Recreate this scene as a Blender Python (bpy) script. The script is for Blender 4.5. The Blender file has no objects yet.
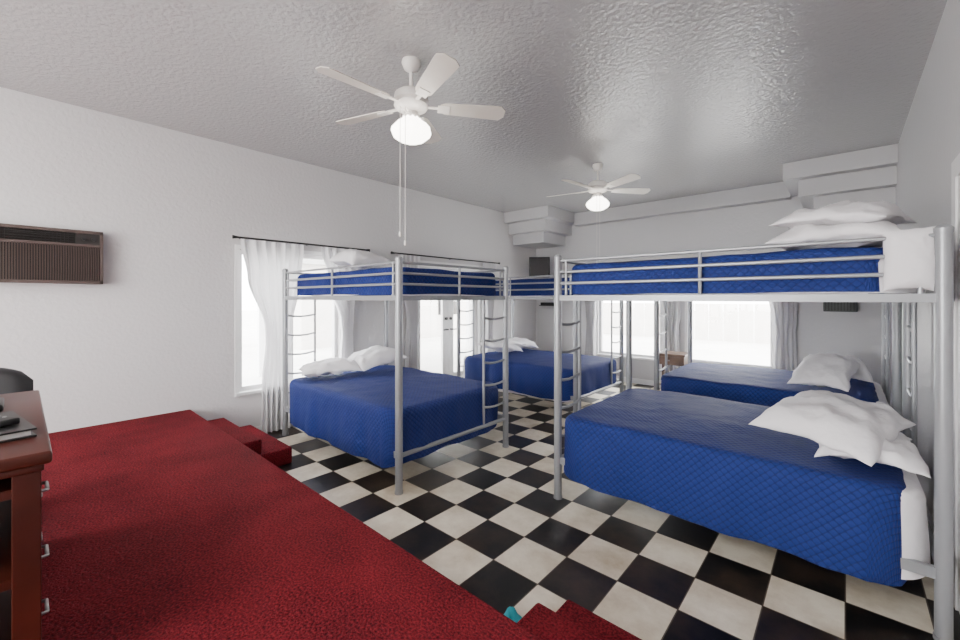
import bpy, bmesh, math, random
from mathutils import Vector, Matrix, noise
random.seed(3)
S=bpy.context.scene
COL=S.collection
pi=math.pi

# ---------------------------------------------------------------- materials
def mat(name, col, rough=0.6, metal=0.0, bump=None, var=None, emis=None, spec=0.5, trans=0.0):
    m=bpy.data.materials.new(name); m.use_nodes=True
    nt=m.node_tree; b=nt.nodes['Principled BSDF']
    b.inputs['Base Color'].default_value=(*col,1)
    b.inputs['Roughness'].default_value=rough
    b.inputs['Metallic'].default_value=metal
    b.inputs['Specular IOR Level'].default_value=spec
    tc=nt.nodes.new('ShaderNodeTexCoord')
    if var:
        col2,scale,detail=var
        n=nt.nodes.new('ShaderNodeTexNoise'); n.inputs['Scale'].default_value=scale
        n.inputs['Detail'].default_value=detail
        r=nt.nodes.new('ShaderNodeValToRGB')
        r.color_ramp.elements[0].position=0.35; r.color_ramp.elements[1].position=0.68
        r.color_ramp.elements[0].color=(*col,1); r.color_ramp.elements[1].color=(*col2,1)
        nt.links.new(tc.outputs['Object'],n.inputs['Vector'])
        nt.links.new(n.outputs['Fac'],r.inputs['Fac'])
        nt.links.new(r.outputs['Color'],b.inputs['Base Color'])
    if bump:
        scale,strength,dist=bump
        n=nt.nodes.new('ShaderNodeTexNoise'); n.inputs['Scale'].default_value=scale
        n.inputs['Detail'].default_value=3
        bp=nt.nodes.new('ShaderNodeBump'); bp.inputs['Strength'].default_value=strength
        bp.inputs['Distance'].default_value=dist
        nt.links.new(tc.outputs['Object'],n.inputs['Vector'])
        nt.links.new(n.outputs['Fac'],bp.inputs['Height'])
        nt.links.new(bp.outputs['Normal'],b.inputs['Normal'])
    if emis:
        b.inputs['Emission Color'].default_value=(*emis[0],1)
        b.inputs['Emission Strength'].default_value=emis[1]
    return m

M_wall=mat('wall_paint',(0.62,0.605,0.61),0.42,bump=(32,0.5,0.009))
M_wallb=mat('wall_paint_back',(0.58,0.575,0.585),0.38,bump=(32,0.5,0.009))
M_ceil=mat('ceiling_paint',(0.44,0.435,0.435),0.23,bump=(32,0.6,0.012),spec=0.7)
M_corb=mat('soffit_paint',(0.55,0.545,0.555),0.5,bump=(38,0.3,0.004))
M_trim=mat('white_trim',(0.84,0.84,0.84),0.35)
M_frame=mat('grey_metal',(0.31,0.32,0.335),0.36,metal=0.35)
M_sheet=mat('white_sheet',(0.84,0.82,0.84),0.85,bump=(9,0.5,0.03))
M_pillow=mat('pillow_cotton',(0.86,0.84,0.86),0.9,bump=(7,0.6,0.035))
M_fan=mat('fan_white',(0.80,0.77,0.73),0.35)
M_blade=mat('fan_blade_white',(0.76,0.72,0.66),0.4,var=((0.70,0.65,0.58),6,2))
M_glassl=mat('frosted_glass_shade',(0.95,0.95,0.93),0.4,emis=((1,0.93,0.84),10.0))
M_black=mat('black_plastic',(0.012,0.012,0.013),0.35)
M_screen=mat('tv_screen',(0.006,0.006,0.008),0.12)
M_bronze=mat('ac_bronze',(0.075,0.052,0.046),0.5,metal=0.2)
M_bronzed=mat('ac_dark',(0.015,0.012,0.011),0.6)
M_wood=mat('cherry_wood',(0.050,0.009,0.005),0.36,var=((0.08,0.015,0.008),5,4),spec=0.3)
M_woodb=mat('brown_wood',(0.10,0.06,0.04),0.4,var=((0.15,0.09,0.06),6,4))
M_chrome=mat('satin_nickel',(0.35,0.35,0.35),0.35,metal=0.9)
M_leather=mat('black_leather',(0.02,0.02,0.022),0.35,bump=(60,0.2,0.002))
M_paper=mat('paper',(0.75,0.75,0.73),0.8)
M_teal=mat('teal_cloth',(0.02,0.35,0.42),0.8,bump=(40,0.5,0.01))
M_ground=mat('outside_concrete',(0.72,0.71,0.68),0.9,var=((0.62,0.61,0.58),0.8,4))
M_fence=mat('fence_wood',(0.6,0.57,0.53),0.9,var=((0.66,0.63,0.6),2,4))
M_patio=mat('patio_paint',(0.35,0.35,0.34),0.7)

def carpet():
    m=mat('red_carpet',(0.2,0.01,0.016),0.95,spec=0.1)
    nt=m.node_tree; b=nt.nodes['Principled BSDF']
    tc=nt.nodes.new('ShaderNodeTexCoord')
    n1=nt.nodes.new('ShaderNodeTexNoise'); n1.inputs['Scale'].default_value=105; n1.inputs['Detail'].default_value=3
    n2=nt.nodes.new('ShaderNodeTexNoise'); n2.inputs['Scale'].default_value=3.5; n2.inputs['Detail'].default_value=8
    for n in (n1,n2): nt.links.new(tc.outputs['Object'],n.inputs['Vector'])
    a=nt.nodes.new('ShaderNodeMath'); a.operation='MULTIPLY_ADD'; a.inputs[1].default_value=0.75
    nt.links.new(n1.outputs['Fac'],a.inputs[0]); 
    mu=nt.nodes.new('ShaderNodeMath'); mu.operation='MULTIPLY'; mu.inputs[1].default_value=0.28
    nt.links.new(n2.outputs['Fac'],mu.inputs[0]); nt.links.new(mu.outputs[0],a.inputs[2])
    r=nt.nodes.new('ShaderNodeValToRGB')
    r.color_ramp.elements[0].position=0.36; r.color_ramp.elements[0].color=(0.042,0.003,0.006,1)
    r.color_ramp.elements[1].position=0.68; r.color_ramp.elements[1].color=(0.235,0.018,0.026,1)
    nt.links.new(a.outputs[0],r.inputs['Fac']); nt.links.new(r.outputs['Color'],b.inputs['Base Color'])
    bp=nt.nodes.new('ShaderNodeBump'); bp.inputs['Strength'].default_value=0.8; bp.inputs['Distance'].default_value=0.012
    nt.links.new(n1.outputs['Fac'],bp.inputs['Height']); nt.links.new(bp.outputs['Normal'],b.inputs['Normal'])
    return m
M_carpet=carpet()

def quilt():
    m=mat('blue_quilt',(0.012,0.045,0.27),0.75,spec=0.22)
    nt=m.node_tree; b=nt.nodes['Principled BSDF']; L=nt.links.new
    uv=nt.nodes.new('ShaderNodeTexCoord'); sp=nt.nodes.new('ShaderNodeSeparateXYZ')
    L(uv.outputs['UV'],sp.inputs[0])
    def mth(op,a,bv=None,c=None):
        n=nt.nodes.new('ShaderNodeMath'); n.operation=op
        for i,v in enumerate((a,bv,c)):
            if v is None: continue
            if isinstance(v,(int,float)): n.inputs[i].default_value=v
            else: L(v,n.inputs[i])
        return n.outputs[0]
    k=pi/0.030
    s1=mth('ABSOLUTE',mth('SINE',mth('MULTIPLY',mth('ADD',sp.outputs[0],sp.outputs[1]),k*0.7)))
    s2=mth('ABSOLUTE',mth('SINE',mth('MULTIPLY',mth('SUBTRACT',sp.outputs[0],sp.outputs[1]),k*0.7)))
    h=mth('POWER',mth('MULTIPLY',s1,s2),0.5)
    bp=nt.nodes.new('ShaderNodeBump'); bp.inputs['Strength'].default_value=0.6; bp.inputs['Distance'].default_value=0.006
    L(h,bp.inputs['Height'])
    n=nt.nodes.new('ShaderNodeTexNoise'); n.inputs['Scale'].default_value=6; n.inputs['Detail'].default_value=4
    L(uv.outputs['Object'],n.inputs['Vector'])
    bp2=nt.nodes.new('ShaderNodeBump'); bp2.inputs['Strength'].default_value=0.55; bp2.inputs['Distance'].default_value=0.04
    L(n.outputs['Fac'],bp2.inputs['Height']); L(bp.outputs['Normal'],bp2.inputs['Normal']); L(bp2.outputs['Normal'],b.inputs['Normal'])
    r=nt.nodes.new('ShaderNodeValToRGB')
    r.color_ramp.elements[0].position=0.05; r.color_ramp.elements[0].color=(0.008,0.015,0.090,1)
    r.color_ramp.elements[1].position=0.6; r.color_ramp.elements[1].color=(0.014,0.029,0.160,1)
    L(h,r.inputs['Fac']); L(r.outputs['Color'],b.inputs['Base Color'])
    return m
M_quilt=quilt()

TILE=0.305; TX=0.0; TY=0.0
def tiles():
    m=mat('checker_vinyl',(0.8,0.8,0.8),0.36,spec=0.4)
    nt=m.node_tree; b=nt.nodes['Principled BSDF']; L=nt.links.new
    tc=nt.nodes.new('ShaderNodeTexCoord'); mp=nt.nodes.new('ShaderNodeMapping')
    mp.inputs['Location'].default_value=(TX,TY,0.05)
    L(tc.outputs['Object'],mp.inputs['Vector'])
    ck=nt.nodes.new('ShaderNodeTexChecker'); ck.inputs['Scale'].default_value=1/TILE
    L(mp.outputs['Vector'],ck.inputs['Vector'])
    n=nt.nodes.new('ShaderNodeTexNoise'); n.inputs['Scale'].default_value=1.6; n.inputs['Detail'].default_value=9; n.inputs['Roughness'].default_value=0.68
    L(tc.outputs['Object'],n.inputs['Vector'])
    w=nt.nodes.new('ShaderNodeValToRGB')
    w.color_ramp.elements[0].position=0.40; w.color_ramp.elements[0].color=(0.85,0.79,0.66,1)
    w.color_ramp.elements[1].position=0.72; w.color_ramp.elements[1].color=(0.42,0.33,0.21,1)
    bl=nt.nodes.new('ShaderNodeValToRGB')
    bl.color_ramp.elements[0].position=0.45; bl.color_ramp.elements[0].color=(0.006,0.006,0.007,1)
    bl.color_ramp.elements[1].position=0.75; bl.color_ramp.elements[1].color=(0.07,0.046,0.03,1)
    L(n.outputs['Fac'],w.inputs['Fac']); L(n.outputs['Fac'],bl.inputs['Fac'])
    mx=nt.nodes.new('ShaderNodeMix'); mx.data_type='RGBA'
    L(ck.outputs['Fac'],mx.inputs[0]); L(bl.outputs['Color'],mx.inputs[6]); L(w.outputs['Color'],mx.inputs[7])
    br=nt.nodes.new('ShaderNodeTexBrick'); br.offset=0; br.inputs['Scale'].default_value=1/TILE
    br.inputs['Brick Width'].default_value=1; br.inputs['Row Height'].default_value=1
    br.inputs['Mortar Size'].default_value=0.012; br.inputs['Mortar Smooth'].default_value=0.3
    L(mp.outputs['Vector'],br.inputs['Vector'])
    mx2=nt.nodes.new('ShaderNodeMix'); mx2.data_type='RGBA'
    mx2.inputs[7].default_value=(0.10,0.08,0.06,1)
    L(br.outputs['Fac'],mx2.inputs[0]); L(mx.outputs[2],mx2.inputs[6]); L(mx2.outputs[2],b.inputs['Base Color'])
    return m
M_tiles=tiles()

def glass():
    m=bpy.data.materials.new('window_glass'); m.use_nodes=True; nt=m.node_tree
    nt.nodes.clear(); o=nt.nodes.new('ShaderNodeOutputMaterial')
    t=nt.nodes.new('ShaderNodeBsdfTransparent'); g=nt.nodes.new('ShaderNodeBsdfGlossy'); g.inputs['Roughness'].default_value=0.02
    x=nt.nodes.new('ShaderNodeMixShader'); x.inputs[0].default_value=0.06
    nt.links.new(t.outputs[0],x.inputs[1]); nt.links.new(g.outputs[0],x.inputs[2]); nt.links.new(x.outputs[0],o.inputs[0])
    return m
M_glass=glass()
def sheer():
    m=bpy.data.materials.new('curtain_fabric'); m.use_nodes=True; nt=m.node_tree
    nt.nodes.clear(); o=nt.nodes.new('ShaderNodeOutputMaterial')
    d=nt.nodes.new('ShaderNodeBsdfDiffuse'); d.inputs['Color'].default_value=(0.84,0.83,0.85,1)
    t=nt.nodes.new('ShaderNodeBsdfTranslucent'); t.inputs['Color'].default_value=(0.8,0.8,0.8,1)
    x=nt.nodes.new('ShaderNodeMixShader'); x.inputs[0].default_value=0.25
    nt.links.new(d.outputs[0],x.inputs[1]); nt.links.new(t.outputs[0],x.inputs[2]); nt.links.new(x.outputs[0],o.inputs[0])
    return m
M_curt=sheer()

# ---------------------------------------------------------------- builders
class MB:
    def __init__(s): s.bm=bmesh.new()
    def box(s,c,d,rot=None,bev=0.0):
        r=bmesh.ops.create_cube(s.bm,size=1.0)
        vs=r['verts']
        bmesh.ops.scale(s.bm,vec=Vector(d),verts=vs)
        if bev>0:
            es=list({e for v in vs for e in v.link_edges})
            rb=bmesh.ops.bevel(s.bm,geom=es,offset=bev,segments=3,affect='EDGES',profile=0.5)
            vs=list({v for f in rb['faces'] for v in f.verts}|{v for v in vs if v.is_valid})
        if rot is not None: bmesh.ops.rotate(s.bm,cent=(0,0,0),matrix=rot,verts=vs)
        bmesh.ops.translate(s.bm,vec=Vector(c),verts=vs)
        return s
    def bx(s,x0,x1,y0,y1,z0,z1,bev=0.0):
        return s.box(((x0+x1)/2,(y0+y1)/2,(z0+z1)/2),(x1-x0,y1-y0,z1-z0),bev=bev)
    def cyl(s,p0,p1,r,seg=12,r2=None):
        p0=Vector(p0);p1=Vector(p1);d=p1-p0
        q=d.to_track_quat('Z','Y').to_matrix().to_4x4()
        bmesh.ops.create_cone(s.bm,cap_ends=True,segments=seg,radius1=r,radius2=r if r2 is None else r2,depth=d.length,
            matrix=Matrix.Translation((p0+p1)/2)@q)
        return s
    def lathe(s,prof,c,seg=32):
        rings=[]
        for (r,z) in prof:
            rings.append([s.bm.verts.new((c[0]+r*math.cos(2*pi*i/seg),c[1]+r*math.sin(2*pi*i/seg),c[2]+z)) for i in range(seg)])
        for a,b in zip(rings,rings[1:]):
            for i in range(seg):
                s.bm.faces.new((a[i],a[(i+1)%seg],b[(i+1)%seg],b[i]))
        return s
    def tube(s,pts,r,seg=8):
        pts=[Vector(p) for p in pts]
        rings=[]
        for i,p in enumerate(pts):
            t=(pts[min(i+1,len(pts)-1)]-pts[max(i-1,0)]).normalized()
            up=Vector((0,0,1)) if abs(t.z)<0.9 else Vector((1,0,0))
            a=t.cross(up).normalized(); b=t.cross(a).normalized()
            rings.append([s.bm.verts.new(p+a*r*math.cos(2*pi*k/seg)+b*r*math.sin(2*pi*k/seg)) for k in range(seg)])
        for a,b in zip(rings,rings[1:]):
            for i in range(seg): s.bm.faces.new((a[i],a[(i+1)%seg],b[(i+1)%seg],b[i]))
        return s
    def fin(s,name,m,parent=None,smooth=False,angle=None):
        me=bpy.data.meshes.new(name)
        bmesh.ops.recalc_face_normals(s.bm,faces=s.bm.faces)
        s.bm.to_mesh(me); s.bm.free()
        o=bpy.data.objects.new(name,me); COL.objects.link(o)
        me.materials.append(m)
        if smooth:
            for p in me.polygons: p.use_smooth=True
            if angle:
                try: me.set_sharp_from_angle(angle=math.radians(angle))
                except Exception: pass
        if parent: o.parent=parent
        return o
def empty(name):
    o=bpy.data.objects.new(name,None); COL.objects.link(o); o.empty_display_size=0.1; return o

# ---------------------------------------------------------------- room
XL,XR,YB,YF,ZC=-4.9,0.42,7.3,-3.0,3.16
T=0.16
def wall(name,axis,pos,out,u0,u1,openings,m):
    b=MB(); us=sorted({u0,u1,*[o[0] for o in openings],*[o[1] for o in openings]})
    zs=sorted({0,ZC,*[o[2] for o in openings],*[o[3] for o in openings]})
    for a,c in zip(us,us[1:]):
        for e,f in zip(zs,zs[1:]):
            um,zm=(a+c)/2,(e+f)/2
            if any(o[0]<um<o[1] and o[2]<zm<o[3] for o in openings): continue
            p0,p1=sorted((pos,pos+out*T))
            if axis=='x': b.bx(p0,p1,a,c,e,f)
            else: b.bx(a,c,p0,p1,e,f)
    bmesh.ops.remove_doubles(b.bm,verts=b.bm.verts,dist=1e-5)
    return b.fin(name,m)
W1=(1.58,2.76,0.5,2.05); D1=(4.0,5.5,0.0,2.05)
W2=(-3.5,-2.35,0.47,2.0); W3=(-1.93,-0.78,0.47,2.0)
WR=(-3.6,-1.2,1.0,2.4)  # unseen opening in the rear wall, added to let in more daylight
wall('wall_left','x',XL,-1,YF-T,YB+T,[W1,D1],M_wall)
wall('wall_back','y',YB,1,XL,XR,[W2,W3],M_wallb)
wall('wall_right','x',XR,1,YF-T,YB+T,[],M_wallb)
wall('wall_front','y',YF,-1,XL,XR,[WR],M_wall)
MB().bx(XL-T,XR+T,YF-T,YB+T,-0.12,0).fin('floor',M_tiles)
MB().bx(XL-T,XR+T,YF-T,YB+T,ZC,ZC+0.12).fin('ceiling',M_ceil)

def window(name,axis,pos,out,o,slide=True):
    e=empty(name); u0,u1,z0,z1=o
    def bb(b,ua,ub,za,zb,da,db):
        p0,p1=sorted((pos+out*da,pos+out*db))
        if axis=='x': b.bx(p0,p1,ua,ub,za,zb)
        else: b.bx(ua,ub,p0,p1,za,zb)
    f=MB(); w=0.045
    for (a,c,d,g) in ((u0,u0+w,z0,z1),(u1-w,u1,z0,z1),(u0+w,u1-w,z0,z0+w),(u0+w,u1-w,z1-w,z1)): bb(f,a,c,d,g,0.05,0.12)
    um=(u0+u1)/2
    if slide: bb(f,um-0.02,um+0.02,z0+w,z1-w,0.06,0.11)
    f.fin('sash_frame',M_trim,e)
    c=MB(); k=0.045
    for (a,cc,d,g) in ((u0-k,u0,z0-k,z1+k),(u1,u1+k,z0-k,z1+k),(u0,u1,z1,z1+k)): bb(c,a,cc,d,g,-0.015,-0.0005)
    bb(c,u0-k,u1+k,z0-0.03,z0,-0.05,0.0)
    c.fin('casing_and_sill',M_trim,e)
    g=MB(); bb(g,u0+w,u1-w,z0+w,z1-w,0.08,0.085); g.fin('glass_pane',M_glass,e)
    return e
window('window_1','x',XL,-1,W1)
window('window_2','y',YB,1,W2,False)
window('window_3','y',YB,1,W3,False)
window('added_fill_window','y',YF,-1,WR)  # added window behind the camera, there for its light

# french door
e=empty('door_1')
f=MB()
y0,y1,z1=D1[0],D1[1],D1[3]
f.bx(XL-0.13,XL,y0+0.001,y0+0.03,0.001,z1-0.001); f.bx(XL-0.13,XL,y1-0.03,y1-0.001,0.001,z1-0.001)
f.bx(XL-0.13,XL,y0+0.03,y1-0.03,z1-0.03,z1-0.001)
f.bx(XL+0.001,XL+0.016,y0-0.06,y0+0.03,0.001,z1+0.05); f.bx(XL+0.001,XL+0.016,y1-0.03,y1+0.06,0.001,z1+0.05); f.bx(XL+0.001,XL+0.016,y0+0.03,y1-0.03,z1-0.03,z1+0.05)
f.fin('door_casing',M_trim,e)
for i,(a,c) in enumerate(((y0+0.035,(y0+y1)/2-0.004),((y0+y1)/2+0.004,y1-0.035))):
    f=MB(); s=0.12; x0,x1=XL-0.09,XL-0.045
    f.bx(x0,x1,a,a+s,0.01,z1-0.035); f.bx(x0,x1,c-s,c,0.01,z1-0.035)
    f.bx(x0,x1,a+s,c-s,0.01,0.26); f.bx(x0,x1,a+s,c-s,z1-0.16,z1-0.035)
    f.fin('door_leaf_%d'%(i+1),M_trim,e)
    MB().bx(XL-0.07,XL-0.064,a+s,c-s,0.26,z1-0.16).fin('door_glass_%d'%(i+1),M_glass,e)
    yy=c-0.05 if i==0 else a+0.05
    h=MB(); h.cyl((XL-0.045,yy,1.0),(XL+0.02,yy,1.0),0.012); h.box((XL+0.02,yy+(-0.05 if i==0 else 0.05),1.0),(0.015,0.11,0.02)); h.cyl((XL-0.046,yy,1.18),(XL-0.02,yy,1.18),0.025)
    h.fin('door_handle_%d'%(i+1),M_black,e)

# right wall door (panel door with casing)
e=empty('door_2')
f=MB(); f.bx(XR-0.02,XR-0.001,3.03,3.13,0.001,2.2); f.bx(XR-0.02,XR-0.001,2.08,2.16,0.001,2.2); f.bx(XR-0.02,XR-0.001,2.16,3.03,2.11,2.2)
f.fin('door_casing',M_trim,e)
f=MB(); f.bx(XR-0.012,XR-0.001,2.165,3.025,0.01,2.105)
for z in (0.15,1.15):
    for y in (2.27,2.65): f.bx(XR-0.018,XR-0.012,y,y+0.28,z,z+0.8,bev=0.003)
f.fin('door_leaf',M_trim,e)

# baseboards
MB().bx(XL+0.001,XL+0.016,1.66,3.9,0.001,0.09).fin('baseboard_left',M_trim)
MB().bx(XL+0.02,XR-0.02,YB-0.016,YB-0.001,0.001,0.09).fin('baseboard_back',M_trim)
MB().bx(XR-0.016,XR-0.001,3.14,YB-0.02,0.001,0.09).fin('baseboard_right',M_trim)

# stepped corbels and beam
def corbel(x0,x1,side,name):
    b=MB(); th=0.2
    for i in range(3):
        ins=0.14*i
        a,c=(x0,x1-ins) if side<0 else (x0+ins,x1)
        b.bx(a,c,6.2+ins,YB-0.001,ZC-th*(i+1)+0.001,ZC-th*i-(0.001 if i==0 else 0),bev=0)
    return b.fin(name,M_corb)
corbel(XL+0.001,-3.92,-1,'trim_1')
corbel(-0.57,XR-0.001,1,'trim_2')
MB().bx(-3.918,-0.572,YB-0.15,YB-0.001,ZC-0.24,ZC-0.001).bx(-3.918,-0.572,YB-0.19,YB-0.15,ZC-0.24,ZC-0.20).fin('trim_3',M_corb)

# ---------------------------------------------------------------- stage + steps
PT=0.41
MB().bx(XL+0.002,XR-0.002,YF+0.002,1.14,0,PT,bev=0.018).fin('carpeted_stage',M_carpet,smooth=True,angle=30)
for (a,c) in ((XL+0.08,-3.8),(-0.95,0.15)):
    e=empty('carpeted_steps')
    MB().bx(a,c,1.143,1.67,0,0.15,bev=0.015).fin('lower_step',M_carpet,e,True,30)
    MB().bx(a+0.01,c-0.01,1.143,1.41,0.15,0.285,bev=0.015).fin('upper_step',M_carpet,e,True,30)

# ---------------------------------------------------------------- bedding
def rrect(x0,x1,y0,y1,R,n=150):
    L,W=x1-x0-2*R,y1-y0-2*R
    segs=[('l',(x1-R,y1),(-1,0),L,(0,1)),('a',(x0+R,y1-R),90),('l',(x0,y1-R),(0,-1),W,(-1,0)),('a',(x0+R,y0+R),180),
          ('l',(x0+R,y0),(1,0),L,(0,-1)),('a',(x1-R,y0+R),270),('l',(x1,y0+R),(0,1),W,(1,0)),('a',(x1-R,y1-R),0)]
    P=[];tot=2*(L+W)+2*pi*R; acc=0
    for s in segs:
        if s[0]=='l':
            k=max(2,int(n*s[3]/tot))
            for i in range(k):
                t=i/k*s[3]; P.append((s[1][0]+s[2][0]*t,s[1][1]+s[2][1]*t,s[4][0],s[4][1],acc+t))
            acc+=s[3]
        else:
            k=8
            for i in range(k):
                a=math.radians(s[2]+90*i/k); P.append((s[1][0]+R*math.cos(a),s[1][1]+R*math.sin(a),math.cos(a),math.sin(a),acc+i/k*pi*R/2))
            acc+=pi*R/2
    return P
def bedspread(name,x0,x1,y0,y1,zt,zb,parent,m=M_quilt,R=0.11,er=0.05,wave=0.014,seed=0,crown=0.02,zmin=0.02,head=None):
    P=rrect(x0+er,x1-er,y0+er,y1-er,R); N=len(P)
    cx,cy=(x0+x1)/2,(y0+y1)/2
    bm=bmesh.new(); uvl=bm.loops.layers.uv.new('UVMap'); uvd={}
    rings=[]
    def nz(x,y): 
        return crown*(1-((x-cx)/((x1-x0)/2))**2)*(1-((y-cy)/((y1-y0)/2))**2)+0.012*noise.noise(Vector((x*2.3,y*2.3,seed)))+0.006*noise.noise(Vector((x*7,y*7,seed+5)))
    cv=bm.verts.new((cx,cy,zt+nz(cx,cy))); uvd[cv]=(cx,cy)
    for s in [i/16 for i in range(1,17)]:
        r=[]
        for (px,py,nx,ny,a) in P:
            x=cx+(px-cx)*s; y=cy+(py-cy)*s
            v=bm.verts.new((x,y,zt+nz(x,y))); uvd[v]=(x,y); r.append(v)
        rings.append(r)
    for k in range(1,5):
        th=k/4*pi/2; r=[]
        for (px,py,nx,ny,a) in P:
            o=er*math.sin(th); v=bm.verts.new((px+nx*o,py+ny*o,zt+nz(px,py)-er*(1-math.cos(th))))
            uvd[v]=(px+nx*er*th,py+ny*er*th); r.append(v)
        rings.append(r)
    K=9
    for k in range(1,K+1):
        r=[]
        for (px,py,nx,ny,a) in P:
            wx,wy=nx*nx,ny*ny
            if head and nx*head>0:
                wx=max(0.0,(abs(nx)-0.80)/0.20)**1.5; wy=1-wx
            bz=wx*(zb['x+'] if nx>0 else zb['x-'])+wy*(zb['y+'] if ny>0 else zb['y-'])
            bz+=0.012*noise.noise(Vector((a*1.5,seed,2)))
            t=k/K; z0=zt-er
            z=z0+(bz-z0)*t
            dr=max(z0-z,0)
            w=wave*min(1,dr/0.3)
            if head and nx*head>0: w*=0.3
            o=er+w*(math.sin(a*9+seed)+0.6*math.sin(a*17+seed*2+z*3))+w*0.9+(0.004*math.sin(a*31) if wave>0 else 0)
            v=bm.verts.new((px+nx*o,py+ny*o,max(z,zmin))); uvd[v]=(px+nx*(er*1.57+dr),py+ny*(er*1.57+dr)); r.append(v)
        rings.append(r)
    for i in range(N): bm.faces.new((cv,rings[0][i],rings[0][(i+1)%N]))
    for A,B in zip(rings,rings[1:]):
        for i in range(N): bm.faces.new((A[i],B[i],B[(i+1)%N],A[(i+1)%N]))
    for f in bm.faces:
        f.smooth=True
        for l in f.loops: l[uvl].uv=uvd[l.vert]
    bmesh.ops.recalc_face_normals(bm,faces=bm.faces)
    me=bpy.data.meshes.new(name); bm.to_mesh(me); bm.free(); me.materials.append(m)
    o=bpy.data.objects.new(name,me); COL.objects.link(o); o.parent=parent
    return o

def pillow(c,size,rz=0,tilt=(0,0),seed=0):
    L,W,H=size; n=32; bm=bmesh.new()
    R=Matrix.Rotation(rz,3,'Z')@Matrix.Rotation(tilt[0],3,'X')@Matrix.Rotation(tilt[1],3,'Y')
    k=min(1,(L/0.62)**1.5)
    def sh(u,v,sg):
        e=(max(0,1-abs(u)**2.6)*max(0,1-abs(v)**2.6))**0.5
        pin=1-0.10*(1-abs(v)**2)*abs(u)**3*0.6; pin2=1-0.10*(1-abs(u)**2)*abs(v)**3*0.8
        x=u*L/2*pin; y=v*W/2*pin2
        x+=k*0.025*noise.noise(Vector((v*2.5,seed,1))); y+=k*0.025*noise.noise(Vector((u*2.5,seed,7)))
        wr=0.030*noise.noise(Vector((u*2.6+seed,v*2.6,seed*1.7)))+0.013*noise.noise(Vector((u*6,v*6+seed,sg)))
        z=sg*H/2*e*(1.0 if sg>0 else 0.6)+k*wr*min(1,e*2)
        z+=0.02*k*math.sin(u*2.2+seed)*e-0.03*k*(u*u*v*v)
        return R@Vector((x,y,z))+Vector(c)
    g={}
    for sg in (1,-1):
        for i in range(n+1):
            for j in range(n+1):
                u=math.sin((i/n*2-1)*pi/2); v=math.sin((j/n*2-1)*pi/2)
                if sg<0 and (i in (0,n) or j in (0,n)): g[(sg,i,j)]=g[(1,i,j)]; continue
                g[(sg,i,j)]=bm.verts.new(sh(u,v,sg))
        for i in range(n):
            for j in range(n):
                q=[g[(sg,i,j)],g[(sg,i+1,j)],g[(sg,i+1,j+1)],g[(sg,i,j+1)]]
                f=bm.faces.new(q if sg>0 else q[::-1]); f.smooth=True
    me=bpy.data.meshes.new('pillow'); bm.to_mesh(me); bm.free(); me.materials.append(M_pillow)
    o=bpy.data.objects.new('pillow',me); COL.objects.link(o); return o

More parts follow.
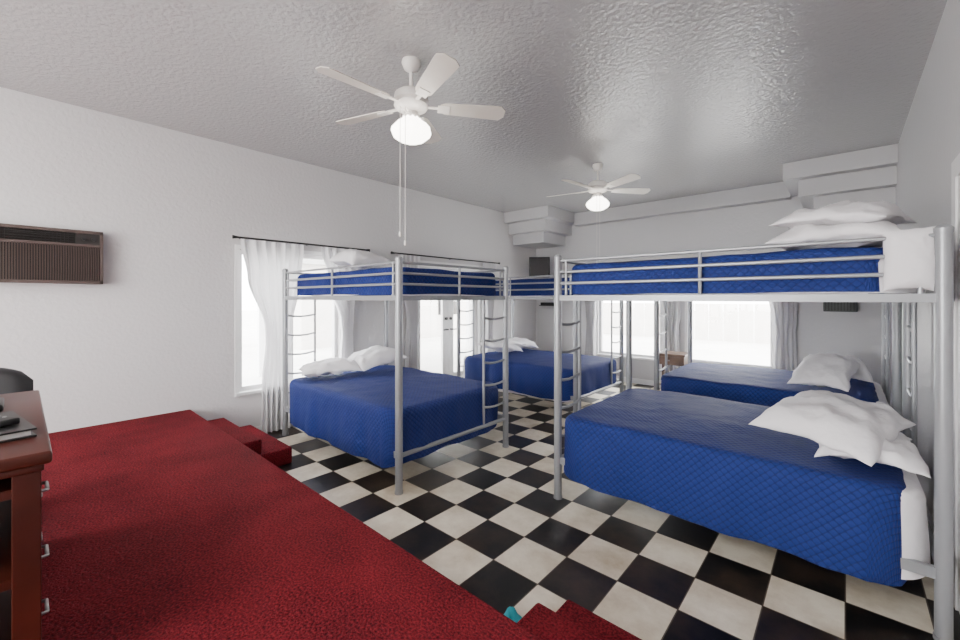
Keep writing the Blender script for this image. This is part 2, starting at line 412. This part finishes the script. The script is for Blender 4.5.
def bunk(x0,y0,L,W,head,flip=False,low_foot=0.19,seed=0,lowtop=0.64):
    e=empty('bunk_bed'); x1,y1=x0+L,y0+W; PH=1.83; r=0.029
    f=MB()
    for x in (x0,x1):
        for y in (y0,y1):
            f.cyl((x,y,0.012),(x,y,PH),r,20); f.cyl((x,y,0.001),(x,y,0.02),r+0.004,20); f.lathe([(r+0.002,PH-0.02),(r+0.003,PH),(r*0.7,PH+0.014),(0.0001,PH+0.018)],(x,y,0),20)
    f.fin('posts',M_frame,e,True,35)
    f=MB()
    for y in (y0,y1):
        f.bx(x0,x1,y-0.014,y+0.014,0.27,0.32); f.bx(x0,x1,y-0.016,y+0.016,1.50,1.54)
    for x in (x0,x1):
        f.cyl((x,y0,0.29),(x,y1,0.29),0.018,12); f.bx(x-0.016,x+0.016,y0,y1,1.50,1.54)
    f.fin('side_rails',M_frame,e,True,35)
    f=MB(); g=0.0105
    for y in (y0,y1):
        for z in (1.63,1.715,1.80): f.cyl((x0,y,z),(x1,y,z),g,10)
        for x in (x0+0.07,(x0+x1)/2,x1-0.07): f.cyl((x,y,1.54),(x,y,1.80),g,10)
    for x in (x0,x1):
        for z in (1.63,1.715,1.80): f.cyl((x,y0,z),(x,y1,z),g,10)
        f.cyl((x,(y0+y1)/2,1.54),(x,(y0+y1)/2,1.80),g,10)
    f.fin('guard_rails',M_frame,e,True,35)
    f=MB()
    for i,x in enumerate((x0,x1)):
        near=(i==0) != flip
        ya=y0 if near else y1; sgn=1 if near else -1; yb=ya+sgn*0.34
        f.cyl((x,yb,0.29),(x,yb,1.50),0.013,10)
        for k in range(5):
            z=0.47+k*0.215
            f.tube([(x,ya+sgn*0.34*t,z-0.02*math.sin(t*pi)) for t in (0,.25,.5,.75,1)],0.011,8)
    f.fin('ladders',M_frame,e,True,35)
    f=MB()
    for k in range(11):
        x=x0+0.12+k*(L-0.24)/10
        f.bx(x-0.02,x+0.02,y0+0.014,y1-0.014,0.30,0.315); f.bx(x-0.02,x+0.02,y0+0.016,y1-0.016,1.52,1.535)
    f.fin('slats',M_frame,e)
    i=0.045
    hx=1 if head=='x+' else -1
    mx0,mx1=(x0+i,x1-i)
    la,lb=(mx0+.02,x1-0.04) if hx>0 else (x0+0.04,mx1-.02)
    bedspread('lower_mattress',la,lb,y0+i-0.05,y1-i-.01,lowtop-0.02,{'x+':0.24,'x-':0.24,'y+':0.33,'y-':0.22},e,m=M_sheet,wave=0.009,seed=seed,crown=0.0,R=0.09,er=0.045)
    sx0,sx1=(x0+0.02,x1-0.09) if hx>0 else (x0+0.09,x1-0.02)
    zb={'x+':low_foot+0.04,'x-':low_foot+0.04,'y-':low_foot,'y+':0.34}
    zb['x+' if hx>0 else 'x-']=lowtop-0.065
    bedspread('lower_bedspread',sx0,sx1,y0-0.05,y1+0.005,lowtop,zb,e,seed=seed+1,wave=0.015,R=0.10,er=0.06,head=hx)
    ua,ub=(mx0,x1-0.13) if hx>0 else (x0+0.13,mx1)
    bedspread('upper_mattress',mx0+.01,mx1-.01,y0+i,y1-i,1.74,{'x+':1.545,'x-':1.545,'y+':1.545,'y-':1.545},e,m=M_sheet,wave=0,seed=seed,crown=0.0)
    bedspread('upper_bedspread',ua,ub,y0+0.032,y1-0.032,1.77,{'x+':1.55,'x-':1.55,'y+':1.55,'y-':1.55},e,seed=seed+2,wave=0.003,R=0.08,er=0.045)
    return e

bunk(-4.64,1.96,2.05,1.34,'x-',flip=False,seed=1,low_foot=0.18)
bunk(-1.63,2.72,1.955,1.37,'x+',seed=4,low_foot=0.19)
bunk(-4.45,4.5,2.0,1.37,'x-',seed=7,low_foot=0.25)
bunk(-1.63,4.9,1.955,1.37,'x+',seed=11,low_foot=0.2)

PL=[((-4.28,2.30,0.745),(0.62,0.44,0.17),1.2,(0,0.0)),
    ((-4.22,2.82,0.79),(0.68,0.46,0.21),1.7,(0.05,-0.1)),
    ((-0.05,3.10,0.82),(0.72,0.54,0.21),1.30,(0.12,-0.12)),
    ((0.08,3.10,0.725),(0.64,0.42,0.15),1.62,(0,-0.02)),
    ((-0.04,3.12,1.86),(0.78,0.54,0.19),1.5,(0,-0.03)),
    ((-0.01,3.24,1.985),(0.74,0.50,0.16),1.35,(0.05,-0.06)),
    ((0.22,2.735,1.70),(0.18,0.30,0.12),0.0,(1.50,0.12)),
    ((-4.20,2.68,1.935),(0.66,0.46,0.26),1.7,(0.15,0.0)),
    ((-4.0,4.95,0.77),(0.62,0.44,0.18),1.5,(0,0.2)),
    ((-4.0,5.45,0.77),(0.62,0.44,0.18),1.7,(0,0.2)),
    ((-0.15,5.3,0.80),(0.64,0.46,0.2),1.4,(0,-0.3)),
    ((-0.05,5.85,0.78),(0.64,0.46,0.2),1.7,(0,-0.2)),
   ]
for k,p in enumerate(PL): pillow(p[0],p[1],p[2],p[3],seed=k*1.37)

# ---------------------------------------------------------------- curtains
def curtain(axis,pos,keys,zt=2.13,amp=0.03,nf=7,seed=0):
    bm=bmesh.new(); NZ=60; NU=90; g=[]
    def interp(z):
        for (za,a0,a1),(zb,b0,b1) in zip(keys,keys[1:]):
            if za>=z>=zb:
                t=(za-z)/(za-zb); t=t*t*(3-2*t); return a0+(b0-a0)*t,a1+(b1-a1)*t
        return keys[-1][1],keys[-1][2]
    w0=keys[0][2]-keys[0][1]
    for i in range(NZ+1):
        z=keys[0][0]+(keys[-1][0]-keys[0][0])*i/NZ
        a,c=interp(z); row=[]
        for j in range(NU+1):
            t=j/NU
            sq=min(1.3,w0/(c-a))
            d=amp*sq*0.8*(math.sin(t*nf*2*pi+seed+0.6*math.sin(z*2))+0.35*math.sin(t*nf*4.3*pi+z*1.5))
            u=a+(c-a)*t+0.006*math.sin(z*6+t*9)
            if axis=='x': row.append(bm.verts.new((pos+d,u,z)))
            else: row.append(bm.verts.new((u,pos-d,z)))
        g.append(row)
    for A,B in zip(g,g[1:]):
        for j in range(NU):
            f=bm.faces.new((A[j],A[j+1],B[j+1],B[j])); f.smooth=True
    me=bpy.data.meshes.new('curtain'); bm.to_mesh(me); bm.free(); me.materials.append(M_curt)
    o=bpy.data.objects.new('curtain',me); COL.objects.link(o); return o
cx=XL+0.085
curtain('x',cx,[(2.15,1.56,2.24),(1.75,1.63,2.20),(1.15,1.80,2.10),(1.0,1.81,2.08),(0.5,1.77,2.10),(0.02,1.75,2.12)],nf=6,seed=1)
curtain('x',cx,[(2.15,2.45,2.95),(1.75,2.55,2.93),(1.2,2.72,2.90),(1.05,2.74,2.89),(0.02,2.68,2.95)],nf=5,seed=2)
curtain('x',cx,[(2.15,3.62,4.02),(1.2,3.80,3.98),(1.05,3.80,3.96),(0.02,3.75,3.98)],nf=5,seed=3)
curtain('x',cx,[(2.15,5.50,5.85),(1.2,5.56,5.74),(1.05,5.57,5.72),(0.02,5.53,5.78)],nf=5,seed=4)
cy=YB-0.085
curtain('y',cy,[(2.15,-3.8,-3.4),(1.2,-3.72,-3.5),(1.05,-3.7,-3.52),(0.02,-3.76,-3.48)],nf=5,seed=5)
curtain('y',cy,[(2.15,-2.5,-2.0),(1.2,-2.32,-2.02),(1.05,-2.3,-2.05),(0.02,-2.35,-2.0)],nf=5,seed=6)
curtain('y',cy,[(2.15,-0.95,-0.45),(1.2,-0.80,-0.50),(1.05,-0.78,-0.52),(0.02,-0.8,-0.48)],nf=5,seed=7)
def rod(axis,pos,u0,u1,z):
    b=MB()
    P=(lambda u,dz=0,dp=0:(pos+dp,u,z+dz)) if axis=='x' else (lambda u,dz=0,dp=0:(u,pos+dp,z+dz))
    b.cyl(P(u0),P(u1),0.011,12); b.cyl(P(u0-0.05),P(u0),0.02,12,0.012); b.cyl(P(u1),P(u1+0.05),0.012,12,0.02)
    s=-1 if axis=='x' else 1
    for u in (u0+0.04,(u0+u1)/2,u1-0.04): b.cyl(P(u),P(u,0,s*0.083),0.008,8)
    b.fin('curtain_rod',M_black,None,True,35)
rod('x',cx,1.54,3.1,2.165); rod('x',cx,3.56,5.9,2.165); rod('y',cy,-3.85,-0.4,2.165)

# ---------------------------------------------------------------- ceiling fans
def fan(x,y,ang,name='ceiling_fan'):
    e=empty(name); bz=2.845
    b=MB()
    b.lathe([(0.0001,ZC-0.001),(0.062,ZC-0.001),(0.066,ZC-0.02),(0.05,ZC-0.06),(0.025,ZC-0.075),(0.013,ZC-0.08),(0.013,2.96),(0.03,2.955),(0.085,2.945),(0.112,2.925),(0.118,2.90),(0.118,2.875),(0.10,2.862),(0.10,2.85),(0.118,2.845),(0.105,2.825),(0.06,2.81),(0.045,2.80),(0.045,2.785),(0.062,2.775),(0.066,2.75),(0.0001,2.745)],(x,y,0),40)
    b.fin('motor_housing',M_fan,e,True,40)
    for k in range(5):
        a=ang+k*2*pi/5
        bl=MB(); n=14; top=[]
        bm=bl.bm
        Rm=Matrix.Rotation(a,4,'Z')@Matrix.Rotation(math.radians(-13),4,'X')
        outl=[]
        for i in range(n+1):
            t=i/n; xx=0.20+0.46*t; w=0.054+0.022*t
            if t>0.9: w*=math.sqrt(max(0,1-((t-0.9)/0.1)**2))*0.55+0.45
            if t<0.08: w*=0.7+0.3*t/0.08
            outl.append((xx,w))
        for zz in (0.003,-0.003):
            top.append([[bm.verts.new((Rm@Vector((xx,s*w,zz)))+Vector((x,y,bz))) for s in (-1,-0.33,0.33,1)] for xx,w in outl])
        for li in (0,1):
            for A,B in zip(top[li],top[li][1:]):
                for q in range(3): bm.faces.new((A[q],A[q+1],B[q+1],B[q]))
        for q in (0,3):
            for i in range(n): bm.faces.new((top[0][i][q],top[0][i+1][q],top[1][i+1][q],top[1][i][q]))
        for i in (0,n):
            for q in range(3): bm.faces.new((top[0][i][q],top[0][i][q+1],top[1][i][q+1],top[1][i][q]))
        bl.fin('blade_%d'%(k+1),M_blade,e)
        br=MB(); Rz=Matrix.Rotation(a,4,'Z')
        tr=lambda v:(Rz@Vector(v))+Vector((x,y,bz))
        br.box(tr((0.135,0,0.0)),(0.13,0.026,0.008),Rz.to_3x3()); 
        br.box(tr((0.225,0,-0.006)),(0.085,0.075,0.006),(Rz@Matrix.Rotation(math.radians(-13),4,'X')).to_3x3(),bev=0.002)
        br.fin('blade_bracket_%d'%(k+1),M_fan,e)
    g=MB(); seg=60; prof=[(0.060,2.765),(0.070,2.745),(0.105,2.72),(0.130,2.69),(0.135,2.665),(0.125,2.64),(0.095,2.615),(0.06,2.60),(0.0001,2.593)]
    rings=[]
    for (r,z) in prof:
        rr=[r*(1+0.03*math.cos(i*2*pi*12/seg)) for i in range(seg)]
        rings.append([g.bm.verts.new((x+rr[i]*math.cos(2*pi*i/seg),y+rr[i]*math.sin(2*pi*i/seg),z)) for i in range(seg)])
    for A,B in zip(rings,rings[1:]):
        for i in range(seg): g.bm.faces.new((A[i],A[(i+1)%seg],B[(i+1)%seg],B[i]))
    g.fin('glass_shade',M_glassl,e,True)
    c=MB()
    for (ox,oy,zl) in ((0.055,-0.137,1.96),(0.082,-0.116,1.90)):
        px,py=x+ox,y+oy
        c.cyl((x,y,2.778),(px,py,2.778),0.003,6); c.cyl((px,py,2.778),(px,py,zl),0.0022,6); c.lathe([(0.0001,0.0),(0.007,-0.005),(0.009,-0.03),(0.0001,-0.04)],(px,py,zl),10)
    c.fin('pull_chains',M_fan,e)
    return e
fan(-2.24,1.80,math.radians(52))
fan(-2.27,4.72,math.radians(47))

# ---------------------------------------------------------------- AC
e=empty('wall_air_conditioner'); x0=XL+0.001
b=MB(); ya,yb,za,zb=-0.22,0.48,1.64,2.09
b.bx(x0,x0+0.10,ya,yb,za,za+0.025);b.bx(x0,x0+0.10,ya,yb,zb-0.025,zb);b.bx(x0,x0+0.10,ya,ya+0.02,za,zb);b.bx(x0,x0+0.10,yb-0.02,yb,za,zb)
b.bx(x0+0.02,x0+0.09,ya+0.02,yb-0.02,1.955,1.975)
b.fin('housing',M_bronze,e)
MB().bx(x0,x0+0.06,ya+0.02,yb-0.02,za+0.025,zb-0.025).fin('inner_panel',M_bronzed,e)
b=MB(); n=44
for i in range(n):
    y=ya+0.03+(yb-ya-0.06)*i/(n-1); b.bx(x0+0.06,x0+0.085,y-0.0035,y+0.0035,za+0.025,1.955)
b.fin('intake_grille',M_bronze,e)
b=MB()
for i in range(22):
    y=ya+0.03+(yb-ya-0.24)*i/21; b.bx(x0+0.05,x0+0.08,y-0.002,y+0.002,1.975,zb-0.025)
for z in (1.995,2.015,2.035,2.05): b.bx(x0+0.07,x0+0.085,ya+0.02,yb-0.18,z-0.002,z+0.002)
b.fin('outlet_louvres',M_bronzed,e)
b=MB(); b.bx(x0+0.06,x0+0.085,yb-0.17,yb-0.02,1.975,zb-0.025); b.fin('control_panel',M_bronzed,e)
b=MB(); b.cyl((x0+0.085,yb-0.06,2.02),(x0+0.1,yb-0.06,2.02),0.014,16); b.cyl((x0+0.085,yb-0.12,2.02),(x0+0.1,yb-0.12,2.02),0.014,16); b.fin('knobs',M_black,e,True,35)

# ---------------------------------------------------------------- desk
e=empty('wooden_console_desk')
dx0,dx1,dy0,dy1,dz0,dz1=-2.76,-1.63,-0.50,0.06,PT+0.001,1.10
b=MB(); b.bx(dx0,dx1,dy0,dy1,dz1-0.035,dz1,bev=0.008); b.bx(dx0+0.015,dx1-0.015,dy0+0.01,dy1-0.015,dz1-0.055,dz1-0.035,bev=0.004)
b.fin('desk_top',M_wood,e,True,30)
b=MB()
for x in (dx0+0.03,dx1-0.075):
    for y in (dy0+0.02,dy1-0.075): b.bx(x,x+0.045,y,y+0.055,dz0,dz1-0.055,bev=0.003)
for z in (dz0+0.05,0.74,dz1-0.12):
    b.bx(dx0+0.04,dx1-0.04,dy0+0.03,dy1-0.04,z,z+0.025)
b.bx(dx0+0.05,dx1-0.05,dy0+0.022,dy0+0.032,dz0+0.03,dz1-0.06)
b.fin('carcass',M_wood,e)
b=MB(); c=MB()
for z0_,z1_ in ((0.82,1.03),(0.64,0.80),(0.47,0.62)):
    for xa in (dx0+0.08,(dx0+dx1)/2+0.01):
        xb=xa+0.44
        b.bx(xa,xb,dy1-0.05,dy1-0.024,z0_,z1_,bev=0.004)
    for xm in (dx0+0.3,dx1-0.26):
        zm=(z0_+z1_)/2
        c.tube([(xm-0.04,dy1-0.026,zm),(xm-0.036,dy1-0.003,zm),(xm+0.036,dy1-0.003,zm),(xm+0.04,dy1-0.026,zm)],0.005,8)
b.fin('drawer_fronts',M_wood,e,True,30); c.fin('drawer_pulls',M_chrome,e,True)
e=empty('ring_binder')
b=MB(); b.box((-1.98,-0.10,1.1035),(0.34,0.22,0.005),Matrix.Rotation(0.15,3,'Z')).box((-1.98,-0.10,1.125),(0.34,0.22,0.005),Matrix.Rotation(0.15,3,'Z'));b.fin('covers',M_black,e)
MB().box((-1.98,-0.10,1.114),(0.32,0.20,0.015),Matrix.Rotation(0.15,3,'Z')).fin('pages',M_paper,e)
e=empty('remote_control')
b=MB(); b.box((-1.98,-0.06,1.139),(0.17,0.05,0.02),Matrix.Rotation(0.5,3,'Z'),bev=0.006); b.fin('remote_body',M_black,e,True,30)
b=MB()
for k in range(4):
    for q in (-1,1):
        p=Matrix.Rotation(0.5,3,'Z')@Vector((-0.05+k*0.03,q*0.011,0))
        b.cyl((-1.98+p.x,-0.06+p.y,1.148),(-1.98+p.x,-0.06+p.y,1.152),0.005,10)
b.fin('buttons',M_chrome,e)
e=empty('telephone')
b=MB(); b.box((-2.40,-0.14,1.115),(0.19,0.20,0.028),bev=0.01); b.fin('phone_base',M_black,e,True,30)
b=MB(); b.tube([(-2.44,-0.22,1.138),(-2.44,-0.14,1.145),(-2.44,-0.06,1.138)],0.013,10); b.fin('handset',M_black,e,True)

# office chair on the stage
e=empty('office_chair'); X,Y,Z=-3.12,-0.17,PT+0.001
b=MB(); b.box((X,Y,Z+0.45),(0.48,0.46,0.09),bev=0.035); b.fin('seat',M_leather,e,True,40)
b=MB(); bm=b.bm; n=12; g=[]
for i in range(n+1):
    for sgn in (0,1):
        row=[]
        for j in range(n+1):
            u=(j/n*2-1); t=i/n
            hw=0.22*(1-0.2*max(0,t-0.75)/0.25)
            yy=u*hw; zz=Z+0.50+0.245*t-0.035*t*abs(u)**2.5
            xx=X-0.24+0.05*u*u-0.04*t+ (0.055 if sgn else 0)*(1-abs(u)**6)*(1-abs(2*t-1)**8)+0.0
            row.append(bm.verts.new((xx,Y+yy,zz)))
        g.append(row)
F,B=g[1::2],g[0::2]
for R in (F,B):
    for A,C in zip(R,R[1:]):
        for j in range(n): bm.faces.new((A[j],A[j+1],C[j+1],C[j]))
for i in range(n):
    for j in (0,n): bm.faces.new((F[i][j],F[i+1][j],B[i+1][j],B[i][j]))
for i in (0,n):
    for j in range(n): bm.faces.new((F[i][j],F[i][j+1],B[i][j+1],B[i][j]))
b.fin('backrest',M_leather,e,True,50)
b=MB(); b.cyl((X,Y,Z+0.1),(X,Y,Z+0.43),0.025,14); b.box((X-0.23,Y,Z+0.46),(0.05,0.06,0.16))
for k in range(5):
    a=k*2*pi/5+0.9; p=(X+0.22*math.cos(a),Y+0.22*math.sin(a),Z+0.07); b.cyl((X,Y,Z+0.11),p,0.018,10); b.cyl((p[0],p[1]-0.015,Z+0.028),(p[0],p[1]+0.015,Z+0.028),0.027,14); b.cyl(p,(p[0],p[1],Z+0.04),0.008,8)
b.fin('base_and_casters',M_black,e,True,35)

# TV on bracket in far corner
e=empty('wall_television')
Rt=Matrix.Rotation(math.radians(35),3,'Z')
b=MB(); b.box((-4.46,6.75,2.12),(0.40,0.05,0.40),Rt,bev=0.01); b.fin('tv_body',M_black,e,True,30)
b=MB(); b.box(Vector((-4.46,6.75,2.12))+Rt@Vector((0,-0.027,0.01)),(0.36,0.003,0.34),Rt); b.fin('screen',M_screen,e)
b=MB(); b.cyl((-4.47,6.77,2.14),(-4.70,YB-0.02,2.14),0.02,10); b.box((-4.70,YB-0.012,2.14),(0.16,0.02,0.22)); b.fin('bracket',M_black,e)
e=empty('media_box')
MB().bx(-4.7,-4.4,YB-0.2,YB-0.002,1.36,1.375).fin('shelf',M_black,e)
MB().bx(-4.68,-4.42,YB-0.18,YB-0.03,1.376,1.43,bev=0.006).fin('receiver',M_black,e,True,30)

# dark wall box of unknown use, near right window
e=empty('dark_wall_box')
MB().bx(-0.22,0.12,YB-0.16,YB-0.002,1.34,1.50,bev=0.01).fin('wall_box_body',mat('dark_green_grey',(0.06,0.07,0.065),0.6),e,True,30)
b=MB()
for k in range(10): b.bx(-0.20+k*0.031,-0.19+k*0.031,YB-0.166,YB-0.158,1.355,1.485)
b.fin('wall_box_slats',M_black,e)

# nightstand
e=empty('nightstand'); X,Y=-2.0,6.75
b=MB(); b.box((X,Y,0.655),(0.46,0.40,0.03),bev=0.006); 
for sx in (-1,1):
    for sy in (-1,1): b.bx(X+sx*0.19-0.02,X+sx*0.19+0.02,Y+sy*0.16-0.02,Y+sy*0.16+0.02,0.001,0.64)
b.bx(X-0.19,X+0.19,Y-0.16,Y+0.16,0.18,0.2); b.bx(X-0.19,X+0.19,Y-0.17,Y+0.17,0.50,0.64)
b.box((X,Y-0.178,0.57),(0.34,0.015,0.11),bev=0.004)
b.fin('stand_body',M_woodb,e)
b=MB(); b.lathe([(0.0001,0),(0.012,0.0),(0.012,0.02),(0.0001,0.022)],(0,0,0),12); 
bmesh.ops.rotate(b.bm,cent=(0,0,0),matrix=Matrix.Rotation(pi/2,3,'X'),verts=b.bm.verts); bmesh.ops.translate(b.bm,vec=(X,Y-0.186,0.57),verts=b.bm.verts)
b.fin('knob',M_chrome,e,True)

# small teal cloth on floor by the stage
bm=bmesh.new(); n=14; g=[]
for i in range(n+1):
    row=[]
    for j in range(n+1):
        u,v=i/n,j/n; h=0.04+0.04*noise.noise(Vector((u*4,v*4,3.1)))
        ed=min(u,1-u,v,1-v)*6; h=0.004+max(0,h)*min(1,ed)
        row.append(bm.verts.new((-1.20+0.15*u+0.02*math.sin(v*7),1.44+0.13*v+0.02*math.sin(u*8),h)))
    g.append(row)
for A,B in zip(g,g[1:]):
    for j in range(n): bm.faces.new((A[j],A[j+1],B[j+1],B[j])).smooth=True
me=bpy.data.meshes.new('teal_rag'); bm.to_mesh(me); bm.free(); me.materials.append(M_teal)
o=bpy.data.objects.new('teal_rag',me); COL.objects.link(o)

# ---------------------------------------------------------------- outside
MB().bx(-60,60,-60,60,-0.30,-0.14).fin('ground',M_ground)
b=MB()
for i in range(42): b.bx(-11.5+i*0.5,-11.5+i*0.5+0.47,18,18.04,-0.139,1.3)
b.fin('garden_fence',M_fence)
e=empty('patio_cover')
b=MB(); b.bx(-9.4,XL-T-0.02,3.2,13.0,2.55,2.65)
b.fin('patio_roof',M_patio,e)
b=MB()
for y in (3.4,6.6,9.8,12.8): b.bx(-9.3,-9.18,y-0.06,y+0.06,-0.139,2.55)
b.bx(-9.32,-9.16,3.2,13.0,2.4,2.55)
b.fin('patio_posts',M_trim,e)
e=empty('neighbouring_house')
b=MB(); b.bx(-16,-13,6,17,-0.139,2.6); b.fin('house_wall',M_fence,e)
b=MB(); b.bx(-16.3,-12.6,5.7,17.3,2.6,2.8); b.fin('house_roof',M_patio,e)
b=MB()
for y in (9,12.5,15.5): b.bx(-13.0,-12.97,y-0.6,y+0.6,0.8,2.0)
b.fin('house_windows',M_screen,e)

# ---------------------------------------------------------------- lights
w=bpy.data.worlds.new('World'); S.world=w; w.use_nodes=True
bg=w.node_tree.nodes['Background']; bg.inputs[0].default_value=(0.98,0.985,1.0,1); bg.inputs[1].default_value=22.0
def area(name,loc,rot,sx,sy,en,col=(1,1,1)):
    l=bpy.data.lights.new(name,'AREA'); l.shape='RECTANGLE'; l.size=sx; l.size_y=sy; l.energy=en; l.color=col
    o=bpy.data.objects.new(name,l); o.location=loc; o.rotation_euler=rot; COL.objects.link(o); return o
for k,xx in enumerate((-3.4,-1.2)):
    e=empty('added_fill_fixture')  # unseen ceiling fill, added behind the camera to brighten the room
    MB().bx(xx-0.15,xx+0.15,-2.2,-1.0,ZC-0.09,ZC-0.001,bev=0.01).fin('fill_fixture_body',M_trim,e)
    o=area('added_fill_light',(xx,-1.6,ZC-0.11),(math.radians(25),0,0),0.9,1.2,78,(1,0.97,0.93)); o.parent=e
area('added_rear_fill',(-2.2,-2.6,1.5),(math.radians(96),0,0),3.6,1.8,205,(1,0.975,0.94))  # large soft fill added behind the camera, aimed at the far end

# ---------------------------------------------------------------- camera
cam=bpy.data.cameras.new('camera'); co=bpy.data.objects.new('camera',cam); COL.objects.link(co)
co.location=(0,0,1.52); co.rotation_euler=(pi/2,0,math.radians(41.7))
cam.sensor_width=36; cam.lens=410/960*36; cam.shift_y=-22/960; cam.clip_start=0.02
S.camera=co
